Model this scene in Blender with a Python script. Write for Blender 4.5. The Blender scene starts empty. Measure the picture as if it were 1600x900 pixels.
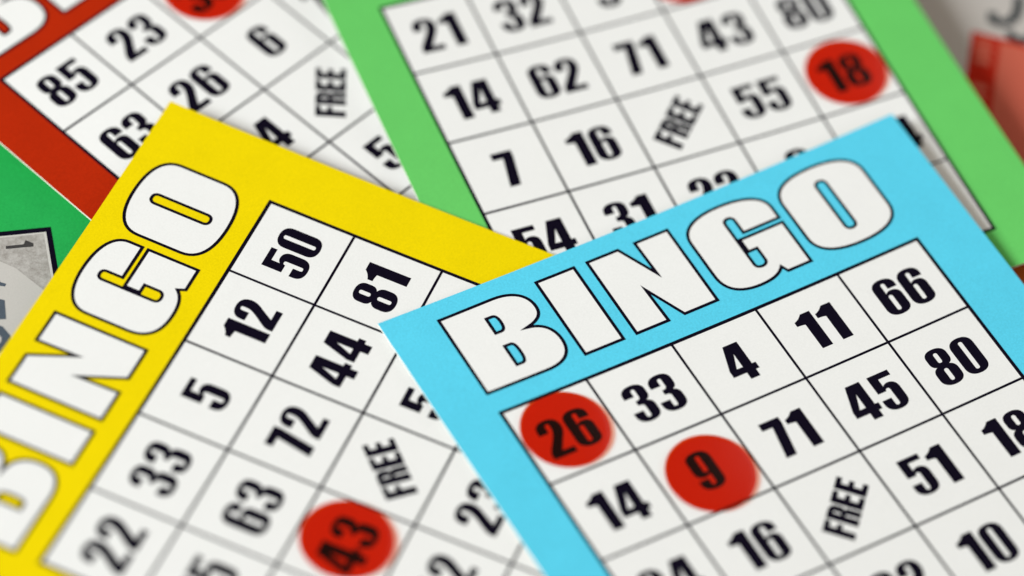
import bpy, bmesh, math, re, random
from mathutils import Vector, Matrix, noise
from mathutils.geometry import delaunay_2d_cdt

scene = bpy.context.scene
K = 0.0112            # metres per layout unit (a bingo square is about 17 mm)
CELL = 1.51146 * K    # edge of one bingo square

# ------------------------------------------------------------------ camera
PITCH, ROLL, DIST = 0.69453, 0.13327, 44.44 * K
cp, sp, cr, sr = math.cos(PITCH), math.sin(PITCH), math.cos(ROLL), math.sin(ROLL)
right0, up0, back = Vector((1, 0, 0)), Vector((0, cp, sp)), Vector((0, -sp, cp))
right, up = cr * right0 + sr * up0, -sr * right0 + cr * up0
cam_data = bpy.data.cameras.new("camera")
cam = bpy.data.objects.new("camera", cam_data)
scene.collection.objects.link(cam)
cam.matrix_world = Matrix.Translation(back * DIST) @ Matrix((right, up, back)).transposed().to_4x4()
cam_data.sensor_width = 36
cam_data.lens = 100
cam_data.clip_start, cam_data.clip_end = 0.01, 20
cam_data.dof.use_dof = True
cam_data.dof.focus_distance = 43.85 * K
cam_data.dof.aperture_fstop = 4.6
scene.camera = cam

# ------------------------------------------------------------------ world and lamps
world = bpy.data.worlds.new("World")
scene.world = world
world.use_nodes = True
bg = world.node_tree.nodes["Background"]
bg.inputs[0].default_value = (1.0, 0.82, 0.60, 1)
bg.inputs[1].default_value = 0.20

def area_lamp(name, loc, size, power, colour):
    d = bpy.data.lights.new(name, 'AREA')
    d.shape, d.size, d.size_y = 'RECTANGLE', size[0], size[1]
    d.energy, d.color = power, colour
    o = bpy.data.objects.new(name, d)
    scene.collection.objects.link(o)
    o.location = loc
    o.rotation_euler = (-Vector(loc)).to_track_quat('-Z', 'Y').to_euler()
    return o
area_lamp("window_light", (-0.95, -0.42, 0.62), (0.42, 0.42), 21.8, (0.94, 0.98, 1.0))
area_lamp("front_light", (0.15, -0.85, 0.75), (0.70, 0.50), 1.8, (0.97, 0.99, 1.0))
area_lamp("side_light", (0.95, 0.30, 0.55), (0.50, 0.50), 1.9, (1.0, 0.99, 0.97))
area_lamp("back_light", (0.50, 0.72, 0.85), (0.50, 0.40), 0.7, (1.0, 0.98, 0.96))

scene.view_settings.view_transform = 'Standard'
scene.view_settings.look = 'None'
scene.view_settings.exposure = 0
scene.view_settings.gamma = 1
scene.cycles.use_denoising = True
scene.cycles.max_bounces = 10
scene.cycles.transparent_max_bounces = 24

# ------------------------------------------------------------------ materials
def paper(name, rgb, rough=0.62, grain=0.05, bump=0.3, spec=0.05, speckle=None):
    m = bpy.data.materials.new(name)
    m.use_nodes = True
    nt = m.node_tree
    b = nt.nodes["Principled BSDF"]
    b.inputs["Roughness"].default_value = rough
    b.inputs["Specular IOR Level"].default_value = spec
    tc = nt.nodes.new("ShaderNodeTexCoord")
    n1 = nt.nodes.new("ShaderNodeTexNoise")
    n1.inputs["Scale"].default_value = 2900
    n1.inputs["Detail"].default_value = 3
    n2 = nt.nodes.new("ShaderNodeTexNoise")
    n2.inputs["Scale"].default_value = 140
    n2.inputs["Detail"].default_value = 4
    for n in (n1, n2):
        nt.links.new(tc.outputs["Object"], n.inputs["Vector"])
    mixn = nt.nodes.new("ShaderNodeMath")
    mixn.operation = 'MULTIPLY_ADD'
    nt.links.new(n2.outputs["Fac"], mixn.inputs[0])
    mixn.inputs[1].default_value = 0.35
    nt.links.new(n1.outputs["Fac"], mixn.inputs[2])
    ramp = nt.nodes.new("ShaderNodeMapRange")
    ramp.inputs[1].default_value, ramp.inputs[2].default_value = 0.35, 1.0
    ramp.inputs[3].default_value, ramp.inputs[4].default_value = 1 - grain, 1 + grain
    nt.links.new(mixn.outputs[0], ramp.inputs[0])
    col = nt.nodes.new("ShaderNodeVectorMath")
    col.operation = 'SCALE'
    col.inputs[0].default_value = rgb
    nt.links.new(ramp.outputs[0], col.inputs["Scale"])
    out = col.outputs[0]
    if speckle:
        n3 = nt.nodes.new("ShaderNodeTexNoise")
        n3.inputs["Scale"].default_value = 900
        n3.inputs["Detail"].default_value = 6
        n3.inputs["Roughness"].default_value = 0.75
        nt.links.new(tc.outputs["Object"], n3.inputs["Vector"])
        cr_ = nt.nodes.new("ShaderNodeValToRGB")
        cr_.color_ramp.elements[0].position, cr_.color_ramp.elements[1].position = 0.34, 0.62
        cr_.color_ramp.elements[0].color = (*speckle, 1)
        cr_.color_ramp.elements[1].color = (1, 1, 1, 1)
        nt.links.new(n3.outputs["Fac"], cr_.inputs[0])
        mul = nt.nodes.new("ShaderNodeVectorMath")
        mul.operation = 'MULTIPLY'
        nt.links.new(out, mul.inputs[0])
        nt.links.new(cr_.outputs[0], mul.inputs[1])
        out = mul.outputs[0]
    nt.links.new(out, b.inputs["Base Color"])
    bp = nt.nodes.new("ShaderNodeBump")
    bp.inputs["Strength"].default_value = bump
    bp.inputs["Distance"].default_value = 0.00006
    nt.links.new(mixn.outputs[0], bp.inputs["Height"])
    nt.links.new(bp.outputs[0], b.inputs["Normal"])
    return m

M_WHITE = paper("white_card", (0.82, 0.825, 0.81), grain=0.035)
M_CORE = paper("card_cut_edge", (0.80, 0.78, 0.70), grain=0.04)
M_INK = paper("black_ink", (0.004, 0.0025, 0.010), rough=0.5, grain=0.35, bump=0.2, spec=0.05)
M_COL = {
    'blue': paper("blue_print", (0.10, 0.61, 0.82), grain=0.11),
    'yellow': paper("yellow_print", (0.82, 0.635, 0.001), grain=0.09),
    'green': paper("green_print", (0.135, 0.57, 0.13), grain=0.09),
    'red': paper("red_print", (0.42, 0.020, 0.002), grain=0.16),
}

def chip_material():
    m = bpy.data.materials.new("red_translucent_plastic")
    m.use_nodes = True
    nt = m.node_tree
    nt.nodes.clear()
    out = nt.nodes.new("ShaderNodeOutputMaterial")
    tr = nt.nodes.new("ShaderNodeBsdfTransparent")
    tr.inputs[0].default_value = (0.90, 0.33, 0.10, 1)
    gl = nt.nodes.new("ShaderNodeBsdfGlossy")
    gl.inputs[0].default_value = (1, 1, 1, 1)
    gl.inputs["Roughness"].default_value = 0.24
    df = nt.nodes.new("ShaderNodeBsdfDiffuse")
    df.inputs[0].default_value = (0.50, 0.012, 0.002, 1)
    fr = nt.nodes.new("ShaderNodeFresnel")
    fr.inputs[0].default_value = 1.36
    m1 = nt.nodes.new("ShaderNodeMixShader")
    m1.inputs[0].default_value = 0.006
    nt.links.new(tr.outputs[0], m1.inputs[1])
    nt.links.new(df.outputs[0], m1.inputs[2])
    m2 = nt.nodes.new("ShaderNodeMixShader")
    geo = nt.nodes.new("ShaderNodeNewGeometry")           # only the outer face mirrors; none from inside
    outer = nt.nodes.new("ShaderNodeMath")
    outer.operation = 'SUBTRACT'
    outer.inputs[0].default_value = 1
    nt.links.new(geo.outputs["Backfacing"], outer.inputs[1])
    gloss = nt.nodes.new("ShaderNodeMath")
    gloss.operation = 'MULTIPLY'
    nt.links.new(fr.outputs[0], gloss.inputs[0])
    nt.links.new(outer.outputs[0], gloss.inputs[1])
    nt.links.new(gloss.outputs[0], m2.inputs[0])
    nt.links.new(m1.outputs[0], m2.inputs[1])
    nt.links.new(gl.outputs[0], m2.inputs[2])
    nt.links.new(m2.outputs[0], out.inputs[0])
    return m
M_CHIP = chip_material()

# ------------------------------------------------------------------ flat shapes
def path(s, steps=10):
    """SVG-like path (M L C Z, absolute) -> list of closed polylines."""
    toks = re.findall(r'[MLCZ]|-?\d*\.?\d+', s)
    out, cur, i, cmd = [], [], 0, None
    while i < len(toks):
        if toks[i] in 'MLCZ':
            cmd = toks[i]
            i += 1
            if cmd == 'Z':
                out.append(cur)
                cur = []
            continue
        if cmd in 'ML':
            cur.append((float(toks[i]), float(toks[i + 1])))
            i += 2
            cmd = 'L'
        else:
            p = [cur[-1]] + [(float(toks[i + k]), float(toks[i + k + 1])) for k in (0, 2, 4)]
            i += 6
            for k in range(1, steps + 1):
                t = k / steps
                w = ((1 - t) ** 3, 3 * t * (1 - t) ** 2, 3 * t * t * (1 - t), t ** 3)
                cur.append((sum(a * q[0] for a, q in zip(w, p)), sum(a * q[1] for a, q in zip(w, p))))
    if cur:
        out.append(cur)
    res = []
    for c in out:
        d = [c[0]]
        for q in c[1:]:
            if math.hypot(q[0] - d[-1][0], q[1] - d[-1][1]) > 1e-5:
                d.append(q)
        if math.hypot(d[0][0] - d[-1][0], d[0][1] - d[-1][1]) < 1e-5:
            d.pop()
        res.append(d)
    return res

def inside(p, poly):
    r = False
    for i in range(len(poly)):
        a, b = poly[i - 1], poly[i]
        if (a[1] > p[1]) != (b[1] > p[1]) and p[0] < (b[0] - a[0]) * (p[1] - a[1]) / (b[1] - a[1]) + a[0]:
            r = not r
    return r

def fill(contours):
    """Even-odd fill of closed polylines -> (points, triangles)."""
    vs, es = [], []
    for c in contours:
        b = len(vs)
        vs += [Vector(p) for p in c]
        es += [(b + i, b + (i + 1) % len(c)) for i in range(len(c))]
    v, _e, f, *_ = delaunay_2d_cdt(vs, es, [], 0, 1e-6)
    tris = []
    for t in f:
        c = sum((v[i] for i in t), Vector((0, 0))) / len(t)
        if sum(inside(c, q) for q in contours) % 2:
            tris.append(tuple(t))
    return [tuple(p) for p in v], tris

def ribbon(line, w, closed=True):
    """A stroke of width w along a polyline, mitred."""
    n = len(line)
    vs, fs = [], []
    for i in range(n):
        p = Vector(line[i])
        a = Vector(line[i - 1]) if (closed or i) else None
        b = Vector(line[(i + 1) % n]) if (closed or i < n - 1) else None
        d1 = (p - a).normalized() if a is not None else (b - p).normalized()
        d2 = (b - p).normalized() if b is not None else d1
        n1, n2 = Vector((-d1.y, d1.x)), Vector((-d2.y, d2.x))
        m = n1 + n2
        m = m.normalized() if m.length > 1e-6 else n1
        k = min(1 / max(0.12, m.dot(n1)), 4.5)
        vs += [tuple(p + m * (w / 2 * k)), tuple(p - m * (w / 2 * k))]
    for i in range(n if closed else n - 1):
        j = (i + 1) % n
        fs.append((2 * i, 2 * i + 1, 2 * j + 1, 2 * j))
    return vs, fs

def join(*parts):
    vs, fs = [], []
    for v, f in parts:
        b = len(vs)
        vs += v
        fs += [tuple(b + i for i in t) for t in f]
    return vs, fs

def rect(x0, y0, x1, y1):
    return [(x0, y0), (x1, y0), (x1, y1), (x0, y1)], [(0, 1, 2, 3)]

# condensed heavy numerals, unit height, y up
G = {
'0': "M.285 1C.46 1 .57 .92 .57 .76L.57 .24C.57 .08 .46 0 .285 0C.11 0 0 .08 0 .24L0 .76C0 .92 .11 1 .285 1Z M.285 .885C.317 .885 .337 .87 .337 .84L.337 .16C.337 .13 .317 .115 .285 .115C.253 .115 .233 .13 .233 .16L.233 .84C.233 .87 .253 .885 .285 .885Z",
'1': "M0 .735L0 .855C.09 .88 .17 .93 .225 1L.46 1L.46 0L.195 0L.195 .71C.14 .725 .07 .735 0 .735Z",
'2': "M0 .66L.23 .66L.23 .82C.23 .865 .248 .885 .285 .885C.322 .885 .328 .865 .328 .82L.328 .77C.328 .66 .28 .58 .17 .42C.05 .25 0 .19 0 .10L0 0L.55 0L.55 .155L.27 .155L.43 .42C.52 .55 .56 .63 .56 .74C.56 .91 .46 1 .285 1C.11 1 0 .92 0 .76Z",
'3': "M0 .70L.233 .70L.233 .83C.233 .865 .25 .885 .285 .885C.32 .885 .328 .865 .328 .83L.328 .68C.328 .61 .30 .585 .20 .585L.20 .46C.31 .46 .337 .44 .337 .37L.337 .17C.337 .13 .32 .115 .285 .115C.25 .115 .233 .13 .233 .17L.233 .31L0 .31L0 .24C0 .08 .11 0 .285 0C.46 0 .57 .08 .57 .22L.57 .34C.57 .44 .53 .50 .44 .53C.52 .56 .55 .61 .55 .70L.55 .80C.55 .93 .45 1 .285 1C.11 1 0 .92 0 .78Z",
'4': "M.20 1L.555 1L.555 .355L.645 .355L.645 .185L.555 .185L.555 0L.325 0L.325 .185L0 .185L0 .36Z M.325 .74L.325 .355L.175 .355Z",
'5': "M.02 1L.55 1L.55 .855L.235 .855L.235 .65C.265 .69 .315 .71 .37 .71C.50 .71 .57 .63 .57 .50L.57 .24C.57 .08 .46 0 .285 0C.11 0 0 .08 0 .23L0 .33L.233 .33L.233 .17C.233 .13 .25 .115 .285 .115C.32 .115 .337 .13 .337 .17L.337 .52C.337 .565 .32 .58 .285 .58C.255 .58 .235 .565 .235 .52L.02 .52Z",
'6': "M.57 .71L.337 .71L.337 .83C.337 .865 .32 .885 .285 .885C.25 .885 .233 .865 .233 .83L.233 .60C.265 .64 .315 .66 .375 .66C.50 .66 .57 .59 .57 .48L.57 .20C.57 .07 .46 0 .285 0C.11 0 0 .08 0 .24L0 .76C0 .92 .11 1 .285 1C.46 1 .57 .93 .57 .79Z M.285 .545C.317 .545 .337 .53 .337 .49L.337 .17C.337 .13 .317 .115 .285 .115C.253 .115 .233 .13 .233 .17L.233 .49C.233 .53 .253 .545 .285 .545Z",
'7': "M0 1L.50 1L.50 .83L.36 0L.10 0L.25 .81L0 .81Z",
'8': "M.285 1C.45 1 .55 .93 .55 .80L.55 .70C.55 .61 .52 .56 .44 .53C.53 .50 .57 .43 .57 .34L.57 .22C.57 .08 .46 0 .285 0C.11 0 0 .08 0 .22L0 .34C0 .43 .04 .50 .13 .53C.05 .56 .02 .61 .02 .70L.02 .80C.02 .93 .12 1 .285 1Z M.285 .885C.317 .885 .337 .87 .337 .83L.337 .67C.337 .63 .317 .615 .285 .615C.253 .615 .233 .63 .233 .67L.233 .83C.233 .87 .253 .885 .285 .885Z M.285 .445C.317 .445 .337 .43 .337 .39L.337 .17C.337 .13 .317 .115 .285 .115C.253 .115 .233 .13 .233 .17L.233 .39C.233 .43 .253 .445 .285 .445Z",
'F': "M0 0L0 1L.46 1L.46 .82L.25 .82L.25 .61L.43 .61L.43 .44L.25 .44L.25 0Z",
'R': "M0 0L0 1L.25 1C.45 1 .54 .93 .54 .76L.54 .66C.54 .58 .51 .54 .44 .52C.52 .50 .54 .45 .54 .38L.54 0L.31 0L.31 .38C.31 .43 .29 .45 .25 .45L.25 0Z M.25 .83L.25 .58C.29 .58 .31 .60 .31 .64L.31 .77C.31 .81 .29 .83 .25 .83Z",
'E': "M0 0L0 1L.46 1L.46 .82L.25 .82L.25 .60L.44 .60L.44 .43L.25 .43L.25 .18L.47 .18L.47 0Z",
}
GP = {k: path(v) for k, v in G.items()}
GP['9'] = [[(.57 - x, 1 - y) for x, y in c] for c in GP['6']]
GF = {k: fill(c) for k, c in GP.items()}
GW = {k: max(p[0] for c in cs for p in c) for k, cs in GP.items()}

def word(text, gap):
    """Glyphs side by side, unit height, centred on the origin."""
    total = sum(GW[c] for c in text) + gap * (len(text) - 1)
    x, parts = -total / 2, []
    for c in text:
        v, f = GF[c]
        parts.append(([(x + p[0], p[1] - .5) for p in v], f))
        x += GW[c] + gap
    return join(*parts)

# title letters in card squares (x right, y down from the corner of the number grid)
TITLE = {
'B': "M-.01 -1.225L.62 -1.235C.86 -1.235 .978 -1.12 .978 -.965C.978 -.86 .92 -.80 .755 -.768C.945 -.75 1.01 -.62 1.01 -.49C1.01 -.31 .90 -.218 .68 -.218L-.01 -.218Z M.437 -1.04L.50 -1.04C.545 -1.04 .555 -1.0 .555 -.94C.555 -.88 .54 -.84 .50 -.84L.437 -.84Z M.437 -.66L.50 -.66C.54 -.66 .552 -.62 .552 -.53C.552 -.45 .54 -.405 .50 -.405L.437 -.405Z",
'I': "M1.13 -1.228L1.58 -1.228L1.58 -.222L1.13 -.222Z",
'N': "M1.738 -1.225L2.11 -1.225L2.325 -.79L2.315 -1.225L2.712 -1.225L2.712 -.222L2.314 -.222L2.106 -.66L2.12 -.222L1.738 -.222Z",
'G': "M3.866 -.842L3.42 -.842L3.42 -1.01C3.42 -1.05 3.40 -1.068 3.362 -1.068C3.325 -1.068 3.302 -1.05 3.302 -1.01L3.302 -.45C3.302 -.41 3.325 -.388 3.37 -.388C3.415 -.388 3.442 -.41 3.442 -.45L3.442 -.608L3.335 -.608L3.335 -.777L3.866 -.777L3.866 -.217L3.58 -.217L3.543 -.295C3.48 -.22 3.38 -.19 3.23 -.19C2.98 -.19 2.845 -.29 2.845 -.50L2.845 -.96C2.845 -1.15 3.04 -1.247 3.35 -1.247C3.68 -1.247 3.866 -1.15 3.866 -.99Z",
'O': "M4.50 -1.25C4.82 -1.25 5.015 -1.16 5.015 -.96L5.015 -.48C5.015 -.28 4.82 -.19 4.50 -.19C4.18 -.19 3.988 -.28 3.988 -.48L3.988 -.96C3.988 -1.16 4.18 -1.25 4.50 -1.25Z M4.50 -1.052C4.54 -1.052 4.562 -1.03 4.562 -.99L4.562 -.45C4.562 -.41 4.54 -.388 4.50 -.388C4.46 -.388 4.438 -.41 4.438 -.45L4.438 -.99C4.438 -1.03 4.46 -1.052 4.50 -1.052Z",
}

# ------------------------------------------------------------------ bent cards
U0, U1, V0, V1 = -0.585, 5.75, -1.455, 5.53
GU = [-.008, .976, 1.986, 3.004, 4.016, 5.027]
GV = [.046, 1.006, 1.990, 2.974, 3.979, 5.004]
LAYER = 0.0013                # thickness of a print layer, in squares (about 0.02 mm)
THICK = 0.020                 # card stock, in squares

class Card:
    def __init__(self, x, y, ang, *c, u1=5.75):
        self.u1 = u1
        self.x, self.y, self.ang, self.c = x * K, y * K, ang, c
    def z(self, u, v):
        a, b, c, d, e, f = self.c
        U, V = u - 2.5, 2.5 - v
        return a * U + b * V + c * U * U + d * U * V + e * V * V + f
    def local(self, u, v, h=0.0):
        return Vector((u * CELL, -v * CELL, (self.z(u, v) + h) * CELL))
    def normal(self, u, v):
        e = .01
        return (self.local(u + e, v) - self.local(u - e, v)).cross(self.local(u, v - e) - self.local(u, v + e)).normalized()
    def matrix(self):
        return Matrix.Translation((self.x, self.y, 0)) @ Matrix.Rotation(self.ang, 4, 'Z')

CARDS = {
    'blue': Card(0.04869, -2.67342, 0.62198, -0.00508, 0.0262, 0.0073, 0.00931, 0.0028, 0.15817, u1=5.71),
    'yellow': Card(-6.08431, -6.56777, 1.29283, -0.02906, 0.0303, 0.00838, 0.00218, 0.00483, 0.19416),
    'green': Card(-2.79941, 5.12386, 0.51174, 0.02616, 0.06428, 0.00786, -0.00462, 0.00641, 0.22674),
    'red': Card(-8.62716, 2.5666, 0.94022, 0.0055, 0.05427, 0.0004, 0.00249, 0.00374, 0.17198),
}
STEP = 0.25

def link(o, parent=None):
    scene.collection.objects.link(o)
    if parent:
        o.parent = parent
    return o

def mesh_object(name, vs, fs, mats, parent=None, smooth=False):
    me = bpy.data.meshes.new(name)
    me.from_pydata(vs, [], fs)
    for m in (mats if isinstance(mats, list) else [mats]):
        me.materials.append(m)
    bm = bmesh.new()
    bm.from_mesh(me)
    bm.normal_update()
    bm.to_mesh(me)
    bm.free()
    if smooth:
        me.polygons.foreach_set("use_smooth", [True] * len(me.polygons))
    return link(bpy.data.objects.new(name, me), parent)

def printed(name, card, shape, layer, mat, parent):
    """A printed shape (in squares) laid on the bent surface of a card."""
    vs, fs = shape
    bm = bmesh.new()
    bv = [bm.verts.new((p[0], p[1], 0)) for p in vs]
    for f in fs:
        try:
            bm.faces.new([bv[i] for i in f])
        except ValueError:
            pass
    us, ws = [p[0] for p in vs], [p[1] for p in vs]
    for axis, lo, hi in ((0, min(us), max(us)), (1, min(ws), max(ws))):
        k = math.ceil(lo / STEP + 1e-6)
        while k * STEP < hi - 1e-6:
            co = [0, 0, 0]
            co[axis] = k * STEP
            no = [0, 0, 0]
            no[axis] = 1
            bmesh.ops.bisect_plane(bm, geom=bm.verts[:] + bm.edges[:] + bm.faces[:], dist=1e-6, plane_co=co, plane_no=no)
            k += 1
    bmesh.ops.triangulate(bm, faces=[f for f in bm.faces if len(f.verts) > 4])
    for v in bm.verts:
        v.co = card.local(v.co.x, v.co.y, layer * LAYER)
    bm.normal_update()
    for f in bm.faces:
        if f.normal.z < 0:
            f.normal_flip()
    me = bpy.data.meshes.new(name)
    bm.to_mesh(me)
    bm.free()
    me.materials.append(mat)
    me.polygons.foreach_set("use_smooth", [True] * len(me.polygons))
    return link(bpy.data.objects.new(name, me), parent)

def card_sheet(card, mat, parent):
    us = sorted({U0, card.u1} | {k * STEP for k in range(-2, 23)})
    vs_ = sorted({V0, V1} | {k * STEP for k in range(-5, 23)})
    nu, nv = len(us), len(vs_)
    verts = [card.local(u, v) for v in vs_ for u in us] + [card.local(u, v, -THICK) for v in vs_ for u in us]
    N = nu * nv
    idx = lambda i, j: j * nu + i
    top = [(idx(i, j), idx(i, j + 1), idx(i + 1, j + 1), idx(i + 1, j)) for j in range(nv - 1) for i in range(nu - 1)]
    bot = [tuple(N + k for k in reversed(f)) for f in top]
    side = []
    rim = [idx(i, 0) for i in range(nu)] + [idx(nu - 1, j) for j in range(1, nv)] + \
          [idx(i, nv - 1) for i in range(nu - 2, -1, -1)] + [idx(0, j) for j in range(nv - 2, 0, -1)]
    base = len(verts)
    for k in rim:                                          # the cut edge has vertices of its own, so it stays crisp
        verts += [verts[k], verts[N + k]]
    n = len(rim)
    for k in range(n):
        l = (k + 1) % n
        side.append((base + 2 * k, base + 2 * l, base + 2 * l + 1, base + 2 * k + 1))
    o = mesh_object('card_sheet', verts, top + bot + side, [mat, M_CORE], parent)
    for k, p in enumerate(o.data.polygons):
        p.material_index = 0 if k < len(top) else 1
        p.use_smooth = k < 2 * len(top)
    return o

def build_card(key, label, letters, numbers):
    card = CARDS[key]
    root = bpy.data.objects.new('bingo_card', None)
    root.empty_display_size = 0.01
    scene.collection.objects.link(root)
    root.matrix_world = card.matrix()
    root['label'], root['category'], root['group'] = label, 'bingo card', 'bingo cards lying on top of one another'
    card_sheet(card, M_COL[key], root)
    panel = printed('number_panel', card, rect(GU[0], GV[0], GU[-1], GV[-1]), 1, M_WHITE, root)
    # grid lines: butted so that no two strips overlap
    w, fw = 0.028, 0.039
    strips = [rect(GU[0] - fw / 2, GV[0] - fw / 2, GU[-1] + fw / 2, GV[0] + fw / 2),
              rect(GU[0] - fw / 2, GV[-1] - fw / 2, GU[-1] + fw / 2, GV[-1] + fw / 2),
              rect(GU[0] - fw / 2, GV[0] + fw / 2, GU[0] + fw / 2, GV[-1] - fw / 2),
              rect(GU[-1] - fw / 2, GV[0] + fw / 2, GU[-1] + fw / 2, GV[-1] - fw / 2)]
    for v in GV[1:-1]:
        strips.append(rect(GU[0] + fw / 2, v - w / 2, GU[-1] - fw / 2, v + w / 2))
    rows = [GV[0] + fw / 2] + [q for v in GV[1:-1] for q in (v - w / 2, v + w / 2)] + [GV[-1] - fw / 2]
    for u in GU[1:-1]:
        for k in range(0, len(rows), 2):
            strips.append(rect(u - w / 2, rows[k], u + w / 2, rows[k + 1]))
    printed('grid_lines', card, join(*strips), 2, M_INK, panel)
    for ch in letters:
        cs = path(TITLE[ch], 12)
        lt = printed('letter', card, fill(cs), 1, M_WHITE, root)
        printed('letter_outline', card, join(*[ribbon(c, 0.034) for c in cs]), 2, M_INK, lt)
    for (i, j), text in numbers.items():
        text, shift = text if isinstance(text, tuple) else (text, 0)
        cu, cv = (GU[i] + GU[i + 1]) / 2 + shift, (GV[j] + GV[j + 1]) / 2 + 0.015
        if text == 'FREE':
            vs, fs = word(text, 0.05)
            a, s = math.radians(44), 0.330
            vs = [(cu + s * (x * math.cos(a) - y * math.sin(a)), cv - s * (x * math.sin(a) + y * math.cos(a))) for x, y in vs]
        else:
            s = 0.462
            vs, fs = word(text, 0.085 if text.count('1') < 2 else 0.07)
            vs = [(cu + s * 1.035 * x, cv - s * y) for x, y in vs]
        printed('lettering' if text == 'FREE' else 'number', card, (vs, fs), 2, M_INK, root)
    return root

# ------------------------------------------------------------------ chips
def chip_mesh():
    r, h, b = 0.455 * CELL, 0.00045, 0.00012
    dome = 0.0002                                        # the upper face is very slightly domed
    prof = [(0, 0), (r - b, 0), (r - .3 * b, .3 * b), (r, b), (r, h - b), (r - .3 * b, h - .3 * b)] + \
           [((r - b) * k / 8, h + dome * (1 - (k / 8) ** 2)) for k in range(8, -1, -1)]
    n = 96
    vs, fs, rings = [], [], []
    for (pr, pz) in prof:
        if pr == 0:
            rings.append([len(vs)])
            vs.append((0, 0, pz))
        else:
            rings.append(list(range(len(vs), len(vs) + n)))
            vs += [(pr * math.cos(2 * math.pi * k / n), pr * math.sin(2 * math.pi * k / n), pz) for k in range(n)]
    for a, c in zip(rings, rings[1:]):
        for k in range(n):
            l = (k + 1) % n
            if len(a) == 1:
                fs.append((a[0], c[l], c[k]))
            elif len(c) == 1:
                fs.append((a[k], a[l], c[0]))
            else:
                fs.append((a[k], a[l], c[l], c[k]))
    me = bpy.data.meshes.new('bingo_chip')
    me.from_pydata(vs, [], fs)
    me.materials.append(M_CHIP)
    me.polygons.foreach_set("use_smooth", [p.center.z > 0.00001 for p in me.polygons])
    return me
CHIP = chip_mesh()

def put_chip(key, u, v, label):
    card = CARDS[key]
    o = bpy.data.objects.new('bingo_chip', CHIP)
    scene.collection.objects.link(o)
    n = card.normal(u, v)
    q = Vector((0, 0, 1)).rotation_difference(n)
    o.matrix_world = card.matrix() @ Matrix.Translation(card.local(u, v) + n * (0.007 * CELL)) @ q.to_matrix().to_4x4()
    o['label'], o['category'], o['group'] = label, 'bingo chip', 'red bingo chips covering called numbers'

# ------------------------------------------------------------------ the table
def table():
    m = paper('table_wood', (0.22, 0.13, 0.07), rough=0.45, grain=0.25)
    s, t = 0.6, 0.03
    vs = [(x, y, z) for z in (-t, -0.0002) for x, y in ((-s, -s), (s, -s), (s, s), (-s, s))]
    fs = [(3, 2, 1, 0), (4, 5, 6, 7), (0, 1, 5, 4), (1, 2, 6, 5), (2, 3, 7, 6), (3, 0, 4, 7)]
    o = mesh_object('table_top', vs, fs, m)
    o['kind'] = 'structure'
table()

# ------------------------------------------------------------------ the four cards
build_card('red', 'bingo card with a red border, numbers 85, 23 and 63 showing, behind the yellow card', 'BI', {
    (0, 0): '85', (1, 0): '23', (2, 0): '36', (0, 1): '63', (1, 1): '26', (2, 1): '6', (3, 1): '74',
    (1, 2): '14', (2, 2): 'FREE', (1, 3): ('28', 0.03), (2, 3): '54'})
build_card('green', 'bingo card with a light green border, topmost numbers 21 and 32, behind the blue card', '', {
    (0, 0): '21', (1, 0): '32', (2, 0): '5', (3, 0): '60', (0, 1): '14', (1, 1): '62', (2, 1): '71', (3, 1): '43', (4, 1): '80',
    (0, 2): '7', (1, 2): '16', (2, 2): 'FREE', (3, 2): '55', (4, 2): '18',
    (0, 3): '54', (1, 3): '31', (2, 3): '22', (3, 3): '9', (4, 3): ('64', 0.085)})
build_card('yellow', 'bingo card with a bright yellow border and its BINGO title running up the left side', 'BINGO', {
    (0, 0): '22', (1, 0): '33', (2, 0): '5', (3, 0): '12', (4, 0): '50', (0, 1): '15', (1, 1): '63', (2, 1): '72', (3, 1): '44', (4, 1): '81',
    (1, 2): '43', (2, 2): 'FREE', (3, 2): '51', (1, 3): '42', (2, 3): '23'})
build_card('blue', 'bingo card with a sky blue border and full BINGO title, topmost of the pile', 'BINGO', {
    (0, 0): '26', (1, 0): '33', (2, 0): '4', (3, 0): '11', (4, 0): '66', (0, 1): '14', (1, 1): '9', (2, 1): '71', (3, 1): '45', (4, 1): '80',
    (0, 2): '24', (1, 2): '16', (2, 2): 'FREE', (3, 2): '51', (4, 2): '18', (2, 3): '32', (3, 3): '10'})

put_chip('blue', 0.468, 0.503, 'translucent red bingo chip over number 26 on the blue card')
put_chip('blue', 1.500, 1.573, 'translucent red bingo chip over number 9 on the blue card')
put_chip('yellow', 1.53, 2.465, 'translucent red bingo chip over number 43 on the yellow card')
put_chip('green', 4.54, 2.50, 'translucent red bingo chip over number 18 on the green bordered card')
put_chip('red', 2.50, 0.52, 'translucent red bingo chip on the red bordered card, cut by the top of the photo')
put_chip('green', 3.40, 0.55, 'red bingo chip on the green bordered card, only its lower rim showing')

# ------------------------------------------------------------------ the two tickets underneath
def flat(name, shape, origin, layer, mat, parent):
    vs, fs = shape
    z = 0.00026 + layer * 0.000022
    o = mesh_object(name, [((x * K - origin[0]), (y * K - origin[1]), z) for x, y in vs], fs, mat, parent)
    for p in o.data.polygons:
        if p.normal.z < 0:
            p.flip()
    return o

def ticket_sheet(name, corners, origin, mat, parent):
    pts = [(x * K - origin[0], y * K - origin[1]) for x, y in corners]
    vs = [(x, y, 0) for x, y in pts] + [(x, y, 0.00026) for x, y in pts]
    fs = [(3, 2, 1, 0), (4, 5, 6, 7)] + [(k, (k + 1) % 4, 4 + (k + 1) % 4, 4 + k) for k in range(4)]
    return mesh_object(name, vs, fs, mat, parent)

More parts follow.
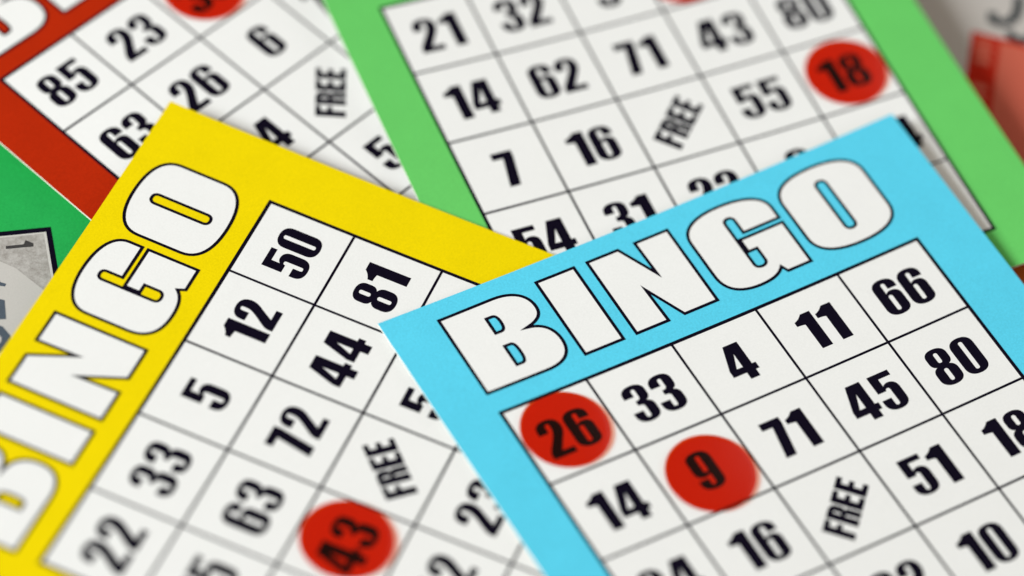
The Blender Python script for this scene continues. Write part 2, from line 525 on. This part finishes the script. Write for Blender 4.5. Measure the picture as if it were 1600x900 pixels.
def ticket_root(label, origin):
    r = bpy.data.objects.new('lottery_ticket', None)
    r.empty_display_size = 0.01
    scene.collection.objects.link(r)
    r.location = (origin[0], origin[1], 0)
    r['label'], r['category'], r['group'] = label, 'ticket', 'lottery tickets lying under the bingo cards'
    return r

# left ticket: deep green with a black framed grey panel
org = (-8.0 * K, -1.5 * K)
lt = ticket_root('deep green ticket with a black framed grey panel, under the red and yellow cards', org)
ex, ey = Vector((.953, .302)), Vector((.324, -.946))          # along the panel's upper edge, down its right edge
def lp(a, b):
    p = Vector((-7.262, -.033)) + ex * a + ey * b
    return (p.x, p.y)
ticket_sheet('ticket_sheet', [lp(-4.5, 4.5), lp(1.6, 4.5), lp(1.6, -3.2), lp(-4.5, -3.2)], org,
             paper('deep_green_print', (0.019, 0.36, 0.075), grain=0.16), lt)
flat('panel_frame', ([lp(-3.6, 3.6), lp(0, 3.6), lp(0, 0), lp(-3.6, 0)], [(0, 1, 2, 3)]), org, 1, M_INK, lt)
flat('scratch_panel', ([lp(-3.5, 3.5), lp(-.085, 3.5), lp(-.085, .095), lp(-3.5, .095)], [(0, 1, 2, 3)]), org, 2,
     paper('pale_panel_margin', (0.55, 0.53, 0.50), grain=0.05), lt)
flat('scratch_coating', ([lp(-3.5, 3.5), lp(-.13, 3.5), lp(-.13, .125), lp(-3.5, .125)], [(0, 1, 2, 3)]), org, 3,
     paper('speckled_grey_coating', (0.45, 0.43, 0.405), grain=0.12, speckle=(.62, .60, .58)), lt)
flat('bare_patch', ([(-9.3, -.75), (-7.88, -.86), (-7.62, -.95), (-7.36, -1.13), (-7.13, -1.29), (-6.6, -1.75), (-6.9, -3.2), (-9.3, -3.2)],
                    [tuple(range(8))]), org, 4, paper('bare_grey_paper', (0.50, 0.48, 0.45), grain=0.05), lt)
M_DARK = paper('dark_grey_ink', (0.05, 0.047, 0.047), grain=0.3)
M_SLATE = paper('slate_ink', (0.075, 0.095, 0.12), grain=0.2)
flat('number', fill([[(-7.858, -.544), (-7.846, -.602), (-7.444, -.480), (-7.457, -.415), (-7.585, -.375), (-7.60, -.463)]]), org, 5, M_DARK, lt)
flat('lettering', join(fill([[(-7.95, -1.20), (-7.81, -1.215), (-7.79, -1.265), (-7.69, -1.285), (-7.70, -1.34), (-7.79, -1.34), (-7.76, -1.44), (-7.95, -1.40)]]),
                       fill([[(-7.90, -1.57), (-7.645, -1.605), (-7.545, -1.965), (-7.85, -2.03)]]),
                       ribbon([(-7.85, -2.12), (-7.60, -2.17), (-7.47, -2.30), (-7.46, -2.42), (-7.56, -2.58), (-7.85, -2.66)], .13, False)),
     org, 5, M_SLATE, lt)

# right ticket: pale grey with a red panel
org = (8.0 * K, 6.0 * K)
rt = ticket_root('pale grey ticket with a red panel and dark lettering, under the light green card', org)
fx, fy = Vector((.985, -.17)).normalized(), Vector((-.10, -.995)).normalized()
def rp(a, b):
    p = Vector((7.262, 7.06)) + fx * a + fy * b
    return (p.x, p.y)
def rquad(a0, b0, a1, b1):
    return [rp(a0, b1), rp(a1, b1), rp(a1, b0), rp(a0, b0)], [(0, 1, 2, 3)]
ticket_sheet('ticket_sheet', [rp(-1.6, 7.0), rp(3.4, 7.0), rp(3.4, -3.0), rp(-1.6, -3.0)], org,
             paper('pale_grey_ticket', (0.52, 0.49, 0.46), grain=0.08), rt)
M_RED2 = paper('ticket_red', (0.48, 0.018, 0.006), grain=0.1)
M_PINK = paper('ticket_pale_red', (0.56, 0.125, 0.08), grain=0.08)
pan = flat('red_panel', rquad(0, 0, 2.6, 6.6), org, 1, M_RED2, rt)
flat('panel_shade_band', rquad(.03, 5.0, 2.6, 6.57), org, 2, paper('ticket_shaded_red', (0.46, 0.115, 0.018), grain=0.1), rt)  # shadow of the green and blue cards, painted as a rust-coloured band
flat('panel_inset', rquad(.50, .09, 2.5, 4.97), org, 2, M_PINK, rt)
bars = []
for b0, b1 in ((.10, .22), (.30, .52), (.58, .74), (1.22, 1.36), (1.44, 1.6), (1.68, 1.84), (1.92, 2.1)):
    bars.append(rquad(.10, b0, .38, b1))
flat('lettering', join(*bars), org, 2, M_PINK, rt)
M_TXT = paper('blue_grey_ink', (0.022, 0.032, 0.038), grain=0.2)
flat('lettering', join(ribbon([(7.62, 7.58), (7.61, 7.40), (7.71, 7.33), (7.86, 7.37), (7.99, 7.50), (8.06, 7.70), (8.09, 8.1)], .17, False),
                       ribbon([(7.90, 7.19), (7.95, 7.02), (8.08, 6.97), (8.3, 7.05)], .16, False)), org, 1, M_TXT, rt)
